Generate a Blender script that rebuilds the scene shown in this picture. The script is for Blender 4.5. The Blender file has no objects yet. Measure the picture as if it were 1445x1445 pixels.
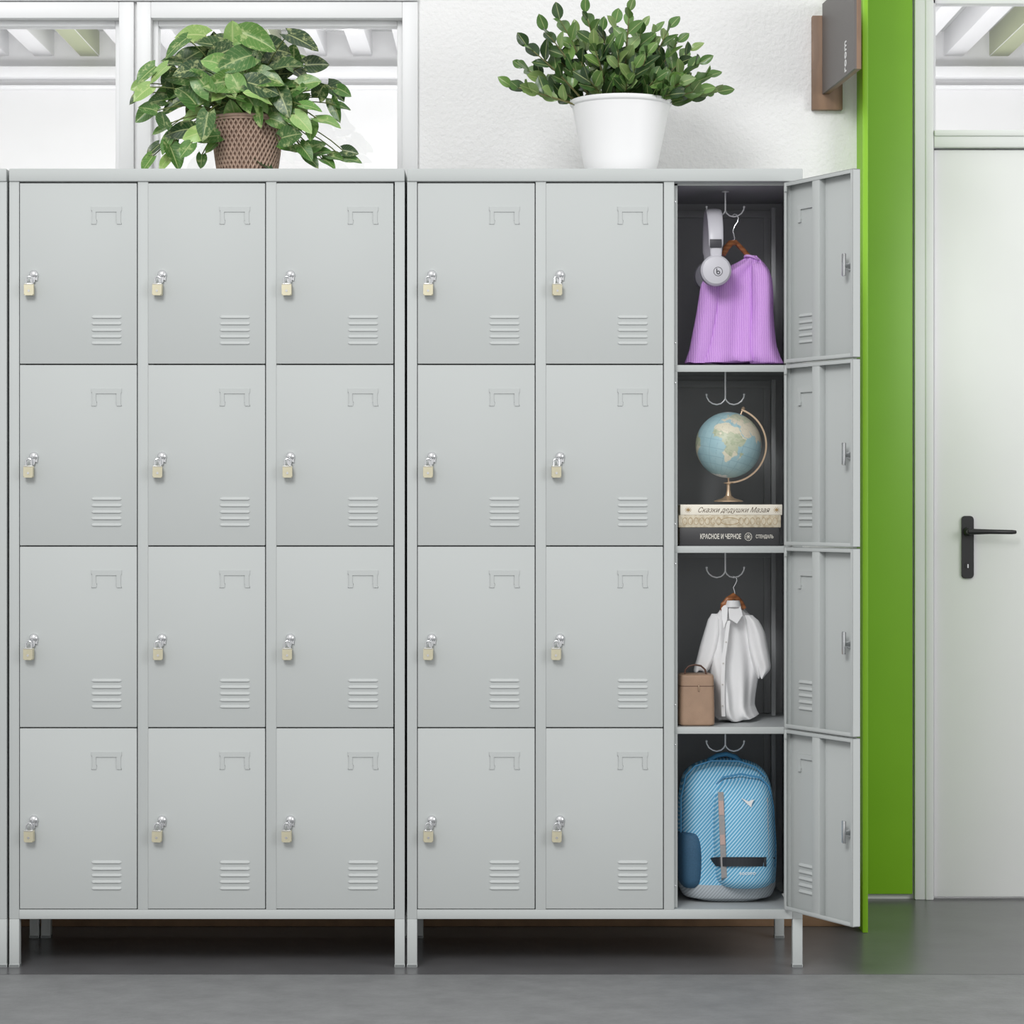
import bpy, bmesh, math, random
from mathutils import Vector, Matrix, noise
random.seed(7)
D=5.57; S=620.0; HX=722.5; HY=715.0; H=650/620.0
def P(px,py,dep=0.0):
    s=D/(D+dep)
    return Vector(((px-HX)/(S*s), dep, H-(py-HY)/(S*s)))
def U(px,dep=0.0): return px/(S*D/(D+dep))
def lin(c):
    c=c/255.0
    return c/12.92 if c<=0.04045 else ((c+0.055)/1.055)**2.4
def C(r,g,b): return (lin(r),lin(g),lin(b),1)
sc=bpy.context.scene
COL=sc.collection

# ---------------- materials
def mat(name,col,rough=0.5,metal=0.0,var=0.0,vscale=8,bump=0.0,bscale=200,spec=0.5,coat=0.0):
    m=bpy.data.materials.new(name); m.use_nodes=True
    nt=m.node_tree; b=nt.nodes['Principled BSDF']
    b.inputs['Base Color'].default_value=col
    b.inputs['Roughness'].default_value=rough
    b.inputs['Metallic'].default_value=metal
    b.inputs['Specular IOR Level'].default_value=spec
    b.inputs['Coat Weight'].default_value=coat
    tc=nt.nodes.new('ShaderNodeTexCoord')
    if var>0:
        n=nt.nodes.new('ShaderNodeTexNoise'); n.inputs['Scale'].default_value=vscale; n.inputs['Detail'].default_value=5
        nt.links.new(tc.outputs['Object'],n.inputs['Vector'])
        r=nt.nodes.new('ShaderNodeValToRGB')
        r.color_ramp.elements[0].position=0.3; r.color_ramp.elements[1].position=0.7
        r.color_ramp.elements[0].color=tuple(c*(1-var) for c in col[:3])+(1,)
        r.color_ramp.elements[1].color=tuple(min(1,c*(1+var)) for c in col[:3])+(1,)
        nt.links.new(n.outputs['Fac'],r.inputs['Fac']); nt.links.new(r.outputs['Color'],b.inputs['Base Color'])
    if bump>0:
        n2=nt.nodes.new('ShaderNodeTexNoise'); n2.inputs['Scale'].default_value=bscale; n2.inputs['Detail'].default_value=3
        nt.links.new(tc.outputs['Object'],n2.inputs['Vector'])
        bp=nt.nodes.new('ShaderNodeBump'); bp.inputs['Strength'].default_value=bump; bp.inputs['Distance'].default_value=0.004
        nt.links.new(n2.outputs['Fac'],bp.inputs['Height']); nt.links.new(bp.outputs['Normal'],b.inputs['Normal'])
    return m
def nd(m,t): return m.node_tree.nodes.new(t)
def lk(m,a,b): m.node_tree.links.new(a,b)
def wave_mat(name,c1,c2,scale,rot=(0,0,0),rough=0.6,dist=0.0,lo=0.4,hi=0.6,bump=0.0,direction='X'):
    m=mat(name,c1,rough); b=m.node_tree.nodes['Principled BSDF']
    tc=nd(m,'ShaderNodeTexCoord'); mp=nd(m,'ShaderNodeMapping'); mp.inputs['Rotation'].default_value=rot
    w=nd(m,'ShaderNodeTexWave'); w.inputs['Scale'].default_value=scale; w.inputs['Distortion'].default_value=dist; w.bands_direction=direction
    r=nd(m,'ShaderNodeValToRGB'); r.color_ramp.elements[0].position=lo; r.color_ramp.elements[1].position=hi
    r.color_ramp.elements[0].color=c1; r.color_ramp.elements[1].color=c2
    lk(m,tc.outputs['Object'],mp.inputs['Vector']); lk(m,mp.outputs['Vector'],w.inputs['Vector'])
    lk(m,w.outputs['Fac'],r.inputs['Fac']); lk(m,r.outputs['Color'],b.inputs['Base Color'])
    if bump>0:
        bp=nd(m,'ShaderNodeBump'); bp.inputs['Strength'].default_value=bump; bp.inputs['Distance'].default_value=0.003
        lk(m,w.outputs['Fac'],bp.inputs['Height']); lk(m,bp.outputs['Normal'],b.inputs['Normal'])
    return m

M={}
M['steel']=mat('grey_powder_coat',C(187,191,190),0.6,var=0.012,vscale=3,bump=0.02,bscale=900,spec=0.25)
M['inner']=mat('shaded_interior_coat',C(170,172,174),0.5,var=0.03,vscale=5)  # greyer than the outside: compartment shade put into the colour
M['shelf']=mat('shelf_coat',C(180,184,185),0.45,var=0.02)
M['chrome']=mat('chrome',C(222,223,225),0.2,0.9,var=0.02)
M['hookw']=mat('nickel_wire',C(236,237,239),0.3,0.3,var=0.02)
M['brass']=mat('brushed_brass',C(204,198,172),0.4,0.4,var=0.05,vscale=60)
M['wall']=mat('white_plaster',C(232,232,232),0.8,var=0.01,bump=0.6,bscale=110)
M['wall2']=mat('smooth_white_paint',C(228,228,229),0.6,var=0.01)
M['frame']=mat('white_frame',C(228,229,230),0.45,var=0.01)
M['door']=mat('door_paint',C(230,230,231),0.55,var=0.008)
M['green']=mat('lime_green_paint',C(134,190,30),0.5,var=0.02)
M['green2']=mat('lime_green_panel',C(122,176,24),0.4,var=0.02)
M['black']=mat('black_metal',C(28,28,30),0.35,var=0.05)
M['skirt']=mat('wood_skirting',C(130,102,76),0.5,var=0.15,vscale=20)
M['woodsign']=wave_mat('dark_oak',C(124,98,78),C(136,108,86),10,rough=0.5,dist=4,lo=0.2,hi=0.9)
M['signgrey']=mat('sign_grey',C(98,94,92),0.45,var=0.02)
M['white']=mat('white_print',C(240,240,240),0.5,var=0.01)
M['faint']=mat('pale_grey_print',C(226,226,226),0.5,var=0.01)
M['hanger']=wave_mat('hanger_wood',C(146,90,54),C(172,112,70),30,rough=0.4,dist=5,lo=0.2,hi=0.9,direction='Z')
M['leather']=mat('tan_leather',C(160,132,110),0.55,var=0.07,vscale=40,bump=0.1,bscale=500)
M['leatherd']=mat('dark_leather',C(84,56,44),0.5,var=0.05)
M['gold']=mat('satin_gold',C(212,186,158),0.32,0.55,var=0.02)
M['hp']=mat('headphone_shell',C(198,197,204),0.35,var=0.01)
M['hpd']=mat('headphone_dark',C(56,56,62),0.5,var=0.02)
M['cushion']=mat('headphone_cushion',C(150,150,158),0.6,var=0.03)
M['cream']=mat('cream_cover',C(236,230,216),0.6,var=0.03,vscale=30)
M['blackbook']=mat('black_cover',C(58,58,60),0.5,var=0.05)
M['pages']=wave_mat('book_pages',C(225,214,190),C(200,188,160),200,rough=0.8,direction='Z')
M['ink']=mat('brown_ink',C(96,80,64),0.6,var=0.02)
M['inklight']=mat('pale_ink',C(226,222,212),0.6,var=0.02)
M['orn']=mat('ochre_ink',C(168,140,96),0.6,var=0.02)
M['pinkweb']=mat('pink_grey_webbing',C(186,160,152),0.6,var=0.04,vscale=80)
M['potw']=mat('white_glaze',C(234,234,235),0.4,var=0.005)
M['soil']=mat('soil',C(60,46,36),0.9,var=0.3,vscale=80,bump=0.6)
M['stem']=mat('plant_stem',C(98,110,58),0.5,var=0.1)
M['stemb']=mat('brown_stem',C(110,108,66),0.5,var=0.1)
M['navy']=mat('navy_mesh',C(50,88,116),0.7,var=0.12,vscale=300)
M['blackweb']=wave_mat('black_webbing',C(26,28,34),C(52,55,62),160,rough=0.7)
M['greyweb']=mat('grey_webbing',C(150,148,148),0.7,var=0.05,vscale=100)
M['bluetrim']=mat('blue_piping',C(72,140,182),0.6,var=0.05)
M['rubber']=mat('rubber_foot',C(120,124,124),0.6,var=0.02)
M['shirt']=mat('white_cotton',C(240,240,241),0.85,var=0.01,bump=0.2,bscale=45,spec=0.2)
M['button']=mat('pearl_button',C(205,202,198),0.3,var=0.02)
M['beam']=mat('ceiling_slat_white',C(238,238,240),0.6,var=0.01)
M['beam2']=mat('ceiling_slat_olive',C(168,176,134),0.6,var=0.02)
M['ceil']=mat('ceiling_beyond',C(190,192,192),0.7,var=0.01)
M['seam']=mat('floor_seam',C(60,60,62),0.6,var=0.05)
M['neck']=mat('lilac_rib',C(220,174,238),0.85,var=0.05,vscale=60)
M['rattan']=mat('rattan_strand',C(160,136,120),0.65,var=0.16,vscale=70,bump=0.2,bscale=400)
M['rattand']=mat('rattan_core',C(112,88,74),0.8,var=0.15,vscale=60)

M['ornbook']=mat('patterned_cover',C(206,194,170),0.6)
m=M['ornbook']; tc=nd(m,'ShaderNodeTexCoord'); v=nd(m,'ShaderNodeTexVoronoi'); v.inputs['Scale'].default_value=150; v.feature='SMOOTH_F1'
r=nd(m,'ShaderNodeValToRGB'); r.color_ramp.elements[0].position=0.1; r.color_ramp.elements[1].position=0.6
r.color_ramp.elements[0].color=C(184,170,144); r.color_ramp.elements[1].color=C(212,202,180)
lk(m,tc.outputs['Object'],v.inputs['Vector']); lk(m,v.outputs['Distance'],r.inputs['Fac']); lk(m,r.outputs['Color'],m.node_tree.nodes['Principled BSDF'].inputs['Base Color'])

# knit
M['knit']=mat('lilac_knit',C(212,160,232),0.95,spec=0.1)
m=M['knit']; b=m.node_tree.nodes['Principled BSDF']
tc=nd(m,'ShaderNodeTexCoord')
w1=nd(m,'ShaderNodeTexWave'); w1.bands_direction='Z'; w1.inputs['Scale'].default_value=80; w1.inputs['Distortion'].default_value=3; w1.inputs['Detail Scale'].default_value=3
w2=nd(m,'ShaderNodeTexWave'); w2.bands_direction='X'; w2.inputs['Scale'].default_value=62; w2.inputs['Distortion'].default_value=2; w2.inputs['Detail Scale'].default_value=0.8
ad=nd(m,'ShaderNodeMath'); ad.operation='MULTIPLY_ADD'; ad.inputs[1].default_value=0.35
lk(m,tc.outputs['Object'],w1.inputs['Vector']); lk(m,tc.outputs['Object'],w2.inputs['Vector'])
lk(m,w1.outputs['Fac'],ad.inputs[0]); lk(m,w2.outputs['Fac'],ad.inputs[2])
r=nd(m,'ShaderNodeValToRGB'); r.color_ramp.elements[0].color=C(202,148,224); r.color_ramp.elements[1].color=C(222,174,240)
r.color_ramp.elements[1].position=1.0
lk(m,ad.outputs[0],r.inputs['Fac']); lk(m,r.outputs['Color'],b.inputs['Base Color'])
bp=nd(m,'ShaderNodeBump'); bp.inputs['Strength'].default_value=0.22; bp.inputs['Distance'].default_value=0.003
lk(m,ad.outputs[0],bp.inputs['Height']); lk(m,bp.outputs['Normal'],b.inputs['Normal'])

def floor_mat(name,c1,c2,rough,bumps,sc2):
    m=mat(name,c1,rough); b=m.node_tree.nodes['Principled BSDF']
    tc=nd(m,'ShaderNodeTexCoord'); n=nd(m,'ShaderNodeTexNoise'); n.inputs['Scale'].default_value=sc2; n.inputs['Detail'].default_value=12; n.inputs['Roughness'].default_value=0.75
    mp=nd(m,'ShaderNodeMapping'); mp.inputs['Scale'].default_value=(1,1.2,1)
    r=nd(m,'ShaderNodeValToRGB'); r.color_ramp.elements[0].position=0.3; r.color_ramp.elements[1].position=0.7
    r.color_ramp.elements[0].color=c1; r.color_ramp.elements[1].color=c2
    lk(m,tc.outputs['Object'],mp.inputs['Vector']); lk(m,mp.outputs['Vector'],n.inputs['Vector']); lk(m,n.outputs['Fac'],r.inputs['Fac']); lk(m,r.outputs['Color'],b.inputs['Base Color'])
    n2=nd(m,'ShaderNodeTexNoise'); n2.inputs['Scale'].default_value=90; bp=nd(m,'ShaderNodeBump'); bp.inputs['Strength'].default_value=bumps; bp.inputs['Distance'].default_value=0.003
    lk(m,tc.outputs['Object'],n2.inputs['Vector']); lk(m,n2.outputs['Fac'],bp.inputs['Height']); lk(m,bp.outputs['Normal'],b.inputs['Normal'])
    return m
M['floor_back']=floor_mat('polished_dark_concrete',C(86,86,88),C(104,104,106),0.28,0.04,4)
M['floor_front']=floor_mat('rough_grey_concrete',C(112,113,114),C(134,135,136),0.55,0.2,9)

m=bpy.data.materials.new('clear_glass'); m.use_nodes=True; nt=m.node_tree; nt.nodes.clear()
o=nt.nodes.new('ShaderNodeOutputMaterial'); mx=nt.nodes.new('ShaderNodeMixShader'); t=nt.nodes.new('ShaderNodeBsdfTransparent'); g=nt.nodes.new('ShaderNodeBsdfGlossy')
g.inputs['Roughness'].default_value=0.02; mx.inputs[0].default_value=0.10
nt.links.new(t.outputs[0],mx.inputs[1]); nt.links.new(g.outputs[0],mx.inputs[2]); nt.links.new(mx.outputs[0],o.inputs[0])
M['glass']=m

def leaf_mat(name,rough,streak,vein,amt):
    m=mat(name,C(80,120,50),rough); b=m.node_tree.nodes['Principled BSDF']
    at=nd(m,'ShaderNodeAttribute'); at.attribute_name='Col'
    uv=nd(m,'ShaderNodeUVMap'); uv.uv_map='UVMap'
    sp=nd(m,'ShaderNodeSeparateXYZ'); lk(m,uv.outputs['UV'],sp.inputs[0])
    ab=nd(m,'ShaderNodeMath'); ab.operation='ABSOLUTE'
    lk(m,sp.outputs['X'],ab.inputs[0])
    r1=nd(m,'ShaderNodeValToRGB'); r1.color_ramp.elements[0].position=0.03; r1.color_ramp.elements[0].color=(1,1,1,1); r1.color_ramp.elements[1].position=0.09; r1.color_ramp.elements[1].color=(0,0,0,1)
    lk(m,ab.outputs[0],r1.inputs['Fac'])
    m1=nd(m,'ShaderNodeMath'); m1.operation='MULTIPLY_ADD'; m1.inputs[1].default_value=-0.3
    lk(m,ab.outputs[0],m1.inputs[0]); lk(m,sp.outputs['Y'],m1.inputs[2])
    m2=nd(m,'ShaderNodeMath'); m2.operation='MULTIPLY'; m2.inputs[1].default_value=50; lk(m,m1.outputs[0],m2.inputs[0])
    m3=nd(m,'ShaderNodeMath'); m3.operation='SINE'; lk(m,m2.outputs[0],m3.inputs[0])
    r2=nd(m,'ShaderNodeValToRGB'); r2.color_ramp.elements[0].position=0.8; r2.color_ramp.elements[1].position=1.0
    r2.color_ramp.elements[1].color=(vein,vein,vein,1); lk(m,m3.outputs[0],r2.inputs['Fac'])
    mxn=nd(m,'ShaderNodeMath'); mxn.operation='MAXIMUM'; lk(m,r1.outputs['Color'],mxn.inputs[0]); lk(m,r2.outputs['Color'],mxn.inputs[1])
    tc=nd(m,'ShaderNodeTexCoord'); n=nd(m,'ShaderNodeTexNoise'); n.inputs['Scale'].default_value=60; n.inputs['Detail'].default_value=6; n.inputs['Roughness'].default_value=0.7; lk(m,tc.outputs['Object'],n.inputs['Vector'])
    r3=nd(m,'ShaderNodeValToRGB'); r3.color_ramp.elements[0].position=0.53; r3.color_ramp.elements[1].position=0.62; r3.color_ramp.elements[1].color=(streak,streak,streak,1)
    lk(m,n.outputs['Fac'],r3.inputs['Fac'])
    mm=nd(m,'ShaderNodeMath'); mm.operation='MAXIMUM'; lk(m,mxn.outputs[0],mm.inputs[0]); lk(m,r3.outputs['Color'],mm.inputs[1])
    ms=nd(m,'ShaderNodeMath'); ms.operation='MULTIPLY'; ms.inputs[1].default_value=amt; lk(m,mm.outputs[0],ms.inputs[0])
    mix=nd(m,'ShaderNodeMixRGB'); mix.inputs['Color2'].default_value=C(204,212,150)
    lk(m,ms.outputs[0],mix.inputs['Fac']); lk(m,at.outputs['Color'],mix.inputs['Color1']); lk(m,mix.outputs['Color'],b.inputs['Base Color'])
    return m
M['leafA']=leaf_mat('variegated_leaf',0.36,0.9,0.3,0.5)
M['leafB']=leaf_mat('dark_glossy_leaf',0.3,0.05,0.1,0.45)
M['globe']=mat('globe_map',C(150,195,205),0.4)
m=M['globe']; at=nd(m,'ShaderNodeAttribute'); at.attribute_name='Col'; lk(m,at.outputs['Color'],m.node_tree.nodes['Principled BSDF'].inputs['Base Color'])

def pack_mat(name,c1,c2,sc_=52):
    return wave_mat(name,c1,c2,sc_,rot=(0,math.radians(-40),0),rough=0.75,lo=0.4,hi=0.85)
M['pack']=pack_mat('blue_stripe_fabric',C(92,166,206),C(184,220,238))
M['packgrey']=pack_mat('grey_base_fabric',C(160,167,172),C(186,192,197))

class MB:
    def __init__(s): s.bm=bmesh.new()
    def _setm(s,faces,m):
        for f in faces: f.material_index=m
    def box(s,x0,x1,y0,y1,z0,z1,m=0,bev=0.0,seg=2,mtx=None):
        vs=[s.bm.verts.new((x,y,z)) for x in (x0,x1) for y in (y0,y1) for z in (z0,z1)]
        idx=[(0,1,3,2),(4,6,7,5),(0,4,5,1),(2,3,7,6),(0,2,6,4),(1,5,7,3)]
        fs=[s.bm.faces.new([vs[i] for i in q]) for q in idx]
        s._setm(fs,m)
        if mtx is not None:
            for v in vs: v.co=mtx@v.co
        if bev>0:
            es=set(e for f in fs for e in f.edges)
            bmesh.ops.bevel(s.bm,geom=list(es),offset=bev,segments=seg,profile=0.5,affect='EDGES',clamp_overlap=True)
    def prism(s,poly,y0,y1,m=0,bev=0.0,mtx=None):
        a=[s.bm.verts.new((p[0],y0,p[1])) for p in poly]; b=[s.bm.verts.new((p[0],y1,p[1])) for p in poly]
        fs=[s.bm.faces.new(a),s.bm.faces.new(list(reversed(b)))]
        n=len(poly)
        for i in range(n): fs.append(s.bm.faces.new([a[i],b[i],b[(i+1)%n],a[(i+1)%n]]))
        s._setm(fs,m)
        if mtx is not None:
            for v in a+b: v.co=mtx@v.co
        if bev>0:
            es=list(fs[0].edges)
            bmesh.ops.bevel(s.bm,geom=es,offset=bev,segments=2,affect='EDGES',clamp_overlap=True)
    def loft(s,rings,m=0,cap0=True,cap1=True,closed=False):
        R=[[s.bm.verts.new(p) for p in r] for r in rings]; n=len(R[0]); fs=[]
        k=len(R)
        for i in range(k if closed else k-1):
            A=R[i];B=R[(i+1)%k]
            for j in range(n): fs.append(s.bm.faces.new([A[j],A[(j+1)%n],B[(j+1)%n],B[j]]))
        if not closed:
            if cap0: fs.append(s.bm.faces.new(list(reversed(R[0]))))
            if cap1: fs.append(s.bm.faces.new(R[-1]))
        s._setm(fs,m)
    def tube(s,pts,r,seg=10,m=0,closed=False,flat=1.0):
        pts=[Vector(p) for p in pts]; n=len(pts); rings=[]; up=None
        for i,p in enumerate(pts):
            if closed: t=pts[(i+1)%n]-pts[i-1]
            else: t=pts[min(i+1,n-1)]-pts[max(i-1,0)]
            t.normalize()
            if up is None:
                up=Vector((0,1,0)) if abs(t.y)<0.9 else Vector((1,0,0))
            a=(up-t*up.dot(t)).normalized(); up=a; b=t.cross(a)
            rr=r[i] if isinstance(r,(list,tuple)) else r
            rings.append([p+a*math.cos(q)*rr*flat+b*math.sin(q)*rr for q in [2*math.pi*k/seg for k in range(seg)]])
        s.loft(rings,m,closed=closed)
    def lathe(s,prof,c=(0,0,0),seg=48,m=0,axis='z',cap0=True,cap1=True):
        rings=[]
        for r,h in prof:
            ring=[]
            for k in range(seg):
                q=2*math.pi*k/seg; a=r*math.cos(q); b=r*math.sin(q)
                if axis=='z': v=(c[0]+a,c[1]+b,c[2]+h)
                elif axis=='y': v=(c[0]+a,c[1]+h,c[2]-b)
                else: v=(c[0]+h,c[1]+a,c[2]+b)
                ring.append(v)
            rings.append(ring)
        s.loft(rings,m,cap0,cap1)
    def mesh(s,name,mats,origin=(0,0,0),smooth=True,ang=35):
        o=Vector(origin)
        for v in s.bm.verts: v.co-=o
        bmesh.ops.recalc_face_normals(s.bm,faces=s.bm.faces)
        if smooth:
            for f in s.bm.faces: f.smooth=True
            lim=math.radians(ang)
            for e in s.bm.edges:
                if len(e.link_faces)==2 and e.calc_face_angle(0)>lim: e.smooth=False
        me=bpy.data.meshes.new(name); s.bm.to_mesh(me); s.bm.free()
        for k in mats: me.materials.append(M[k])
        return me
WL={}
def obj(name,data,loc=(0,0,0),parent=None,**kw):
    ob=bpy.data.objects.new(name,data); COL.objects.link(ob)
    loc=Vector(loc)
    if parent is not None:
        ob.parent=parent; ob.location=loc-WL[parent.name]
    else: ob.location=loc
    WL[ob.name]=loc
    for k,v in kw.items(): ob[k]=v
    return ob
def top(name,loc,label,cat,group=None,data=None):
    ob=obj(name,data,loc); ob['label']=label; ob['category']=cat
    if group: ob['group']=group
    return ob
def part(mb,name,mats,origin,parent,smooth=True,ang=35,label=None):
    me=mb.mesh(name,mats,origin,smooth,ang); ob=obj(name,me,origin,parent)
    if label: ob['label']=label
    return ob
def struct(mb,name,mats,smooth=True,origin=(0,0,0),label=None):
    me=mb.mesh(name,mats,origin,smooth); ob=obj(name,me,origin); ob['kind']='structure'
    if label: ob['label']=label
    return ob
def text_mesh(txt,size,shear=0.0,extr=0.0002,spacing=1.0,offset=0.0):
    cu=bpy.data.curves.new('txt','FONT'); cu.body=txt; cu.size=size; cu.shear=shear; cu.extrude=extr; cu.align_x='CENTER'; cu.align_y='CENTER'; cu.space_character=spacing; cu.offset=offset
    o=bpy.data.objects.new('txt',cu); COL.objects.link(o); dg=bpy.context.evaluated_depsgraph_get(); dg.update()
    me=bpy.data.meshes.new_from_object(o.evaluated_get(dg)); COL.objects.unlink(o); bpy.data.objects.remove(o)
    return me
def text(name,txt,size,loc,parent,matk,rot=(math.pi/2,0,0),width=None,**kw):
    me=text_mesh(txt,size,**kw); me.materials.clear(); me.materials.append(M[matk])
    o=obj(name,me,loc,parent); o.rotation_euler=rot
    if width:
        xs=[v.co.x for v in me.vertices]; w=max(xs)-min(xs); f=width/w; cxx=(max(xs)+min(xs))/2
        for v in me.vertices: v.co.x=(v.co.x-cxx)*f
    return o

# ================= ROOM =================
WD=0.55; RD=0.976
XW=P(1209,0,WD).x
ZT=3.0
def rectwall(mb,x0,x1,z0,z1,y0,y1,holes,m=0):
    cur=x0
    for h in holes:
        mb.box(cur,h[0],y0,y1,z0,z1,m)
        if h[2]>z0: mb.box(h[0],h[1],y0,y1,z0,h[2],m)
        if h[3]<z1: mb.box(h[0],h[1],y0,y1,h[3],z1,m)
        cur=h[1]
    mb.box(cur,x1,y0,y1,z0,z1,m)
w1=(P(-340,0,WD).x,P(169,0,WD).x,P(0,262,WD).z,P(0,27,WD).z)
w2=(P(214,0,WD).x,P(568,0,WD).x,P(0,262,WD).z,P(0,27,WD).z)
mb=MB(); rectwall(mb,-3.2,XW,0,ZT,WD,WD+0.12,[w1,w2]); struct(mb,'wall_back',['wall'],False)
mb=MB(); mb.box(-3.2,XW,WD-0.012,WD,0,0.12,0,0.003); struct(mb,'baseboard_back',['skirt'])
def window(name,cx0,cx1,cz1,hole,inner=8):
    mb=MB()
    X0=P(cx0,0,WD).x; X1=P(cx1,0,WD).x; Z1=P(0,cz1,WD).z; Z0=hole[2]-0.03
    y0=WD-0.014
    mb.box(X0,hole[0],y0,WD,Z0,Z1,0,0.002); mb.box(hole[1],X1,y0,WD,Z0,Z1,0,0.002)
    mb.box(hole[0],hole[1],y0,WD,hole[3],Z1,0,0.002); mb.box(hole[0],hole[1],y0,WD,Z0,hole[2],0,0.002)
    t=U(inner,WD); ya=WD+0.02; yb=WD+0.06
    mb.box(hole[0],hole[0]+t,ya,yb,hole[2],hole[3],0,0.002); mb.box(hole[1]-t,hole[1],ya,yb,hole[2],hole[3],0,0.002)
    mb.box(hole[0]+t,hole[1]-t,ya,yb,hole[3]-t,hole[3],0,0.002); mb.box(hole[0]+t,hole[1]-t,ya,yb,hole[2],hole[2]+t,0,0.002)
    mb.box(hole[0]+t,hole[1]-t,ya+0.018,ya+0.022,hole[2]+t,hole[3]-t,1)
    return struct(mb,name,['frame','glass'])
window('window_1',-370,190,4,w1); window('window_2',194,590,4,w2)
mb=MB(); mb.box(P(-370,0,WD).x,P(590,0,WD).x,WD-0.02,WD,P(0,3,WD).z,P(0,-30,WD).z,0,0.002); struct(mb,'trim_3',['frame'])

mb=MB(); GX0=P(1215,0,0.45).x; GX1=P(1225,0,0.45).x
mb.box(XW,GX1,0.45,RD,0,ZT,0,0.002); struct(mb,'trim_1',['green'])
mb=MB(); mb.box(GX1-0.02,P(1288,0,RD-0.02).x,RD-0.02,RD,P(0,1262,RD-0.02).z,ZT,0,0.003); struct(mb,'trim_2',['green2'])
dx0=P(1316,0,RD).x; dx1=dx0+0.86; dz=P(0,212,RD).z
tz0=P(0,188,RD).z; 
mb=MB(); rectwall(mb,GX1-0.05,4.2,0,ZT,RD,RD+0.12,[(dx0,dx1,0,ZT-0.25)]); struct(mb,'wall_right',['wall2'],False)
mb=MB(); fw=U(27,RD)
mb.box(dx0-fw,dx0-0.003,RD-0.022,RD+0.01,0,ZT,0,0.003)
mb.box(dx0-fw*0.45,dx0-0.001,RD-0.026,RD+0.01,0,ZT,0,0.003)
mb.box(dx1+0.002,dx1+fw,RD-0.022,RD+0.01,0,ZT,0,0.003)
mb.box(dx0,dx1,RD-0.026,RD+0.05,dz+0.004,tz0,0,0.003)
mb.box(dx0,dx1,RD-0.032,RD+0.05,tz0-0.012,tz0+0.004,0,0.003)
struct(mb,'trim_4',['frame'])
mb=MB(); t=0.012; zz=ZT-0.25
mb.box(dx0,dx0+t,RD+0.02,RD+0.06,tz0,zz,0,0.002); mb.box(dx1-t,dx1,RD+0.02,RD+0.06,tz0,zz,0,0.002)
mb.box(dx0,dx1,RD+0.02,RD+0.06,tz0,tz0+t,0,0.002); mb.box(dx0,dx1,RD+0.02,RD+0.06,zz-t,zz,0,0.002)
mb.box(dx0,dx1,RD+0.02,RD+0.06,P(0,3,RD).z,P(0,-6,RD).z,0,0.002)
mb.box(dx0+t,dx1-t,RD+0.038,RD+0.042,tz0+t,zz-t,1)
struct(mb,'window_3',['frame','glass'])
mb=MB(); mb.box(dx0+0.002,dx1-0.003,RD-0.008,RD+0.04,0.006,dz,0,0.003)
dr=struct(mb,'door_1',['door'],origin=(dx0,RD,0))
DF=RD-0.008
mb=MB()
def rr(cx,cz,w,h,r,n=6):
    pts=[]
    for sx,sz,a0 in ((1,1,0),(-1,1,90),(-1,-1,180),(1,-1,270)):
        for k in range(n+1):
            a=math.radians(a0+90*k/n); pts.append((cx+sx*(w/2-r)+r*math.cos(a) if False else cx+sx*(w/2-r)+r*math.cos(a),cz+sz*(h/2-r)+r*math.sin(a)))
    return pts
pc=P(1364,772,RD); mb.prism(rr(pc.x,pc.z,U(17,RD),U(88,RD),U(5,RD)),DF-0.009,DF,0,0.002)
q=P(1364,750,RD)
mb.lathe([(0.012,0),(0.012,-0.012),(0.009,-0.014),(0.009,-0.045)],(q.x,DF-0.008,q.z),24,0,'y')
e=P(1427,750,RD)
mb.tube([(q.x-0.006,DF-0.05,q.z),(q.x+0.01,DF-0.052,q.z),(q.x+0.05,DF-0.053,q.z),(e.x-0.01,DF-0.052,e.z-0.001),(e.x,DF-0.046,e.z-0.001)],[0.008,0.008,0.0065,0.006,0.005],14,0)
q2=P(1364,798,RD); mb.lathe([(0.0075,0),(0.0075,-0.003),(0.003,-0.003)],(q2.x,DF-0.008,q2.z),20,0,'y')
mb.box(q2.x-0.0015,q2.x+0.0015,DF-0.0125,DF-0.0105,q2.z-0.006,q2.z+0.004,1)
h=part(mb,'handle',['black','chrome'],q,dr,label='black lever handle on a long backplate')

mb=MB(); mb.box(-5.5,7,5.2,5.3,0,3.4,0); struct(mb,'wall_far',['wall2'],False)
mb=MB(); mb.box(-5.5,7,5.1,5.2,P(0,108,5.1).z,P(0,93,5.1).z,0,0.005); mb.box(-5.5,7,5.15,5.2,P(0,122,5.1).z,P(0,117,5.1).z,0,0.005); struct(mb,'trim_5',['beam'])
mb=MB(); mb.box(-5.5,7,1.1,5.3,3.14,3.2,0); struct(mb,'ceiling',['ceil'],False)
mb=MB(); x=-5.3;i=0
while x<6.9:
    mb.box(x,x+0.085,1.15,5.2,3.03,3.14,1 if i%4==1 else 0,0.002); x+=0.2;i+=1
struct(mb,'trim_6',['beam','beam2'])
mb=MB()
ysm=-0.085
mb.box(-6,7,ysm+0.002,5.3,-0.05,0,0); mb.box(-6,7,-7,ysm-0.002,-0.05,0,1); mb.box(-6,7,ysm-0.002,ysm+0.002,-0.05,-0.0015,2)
struct(mb,'floor',['floor_back','floor_front','seam'],False)

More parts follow.
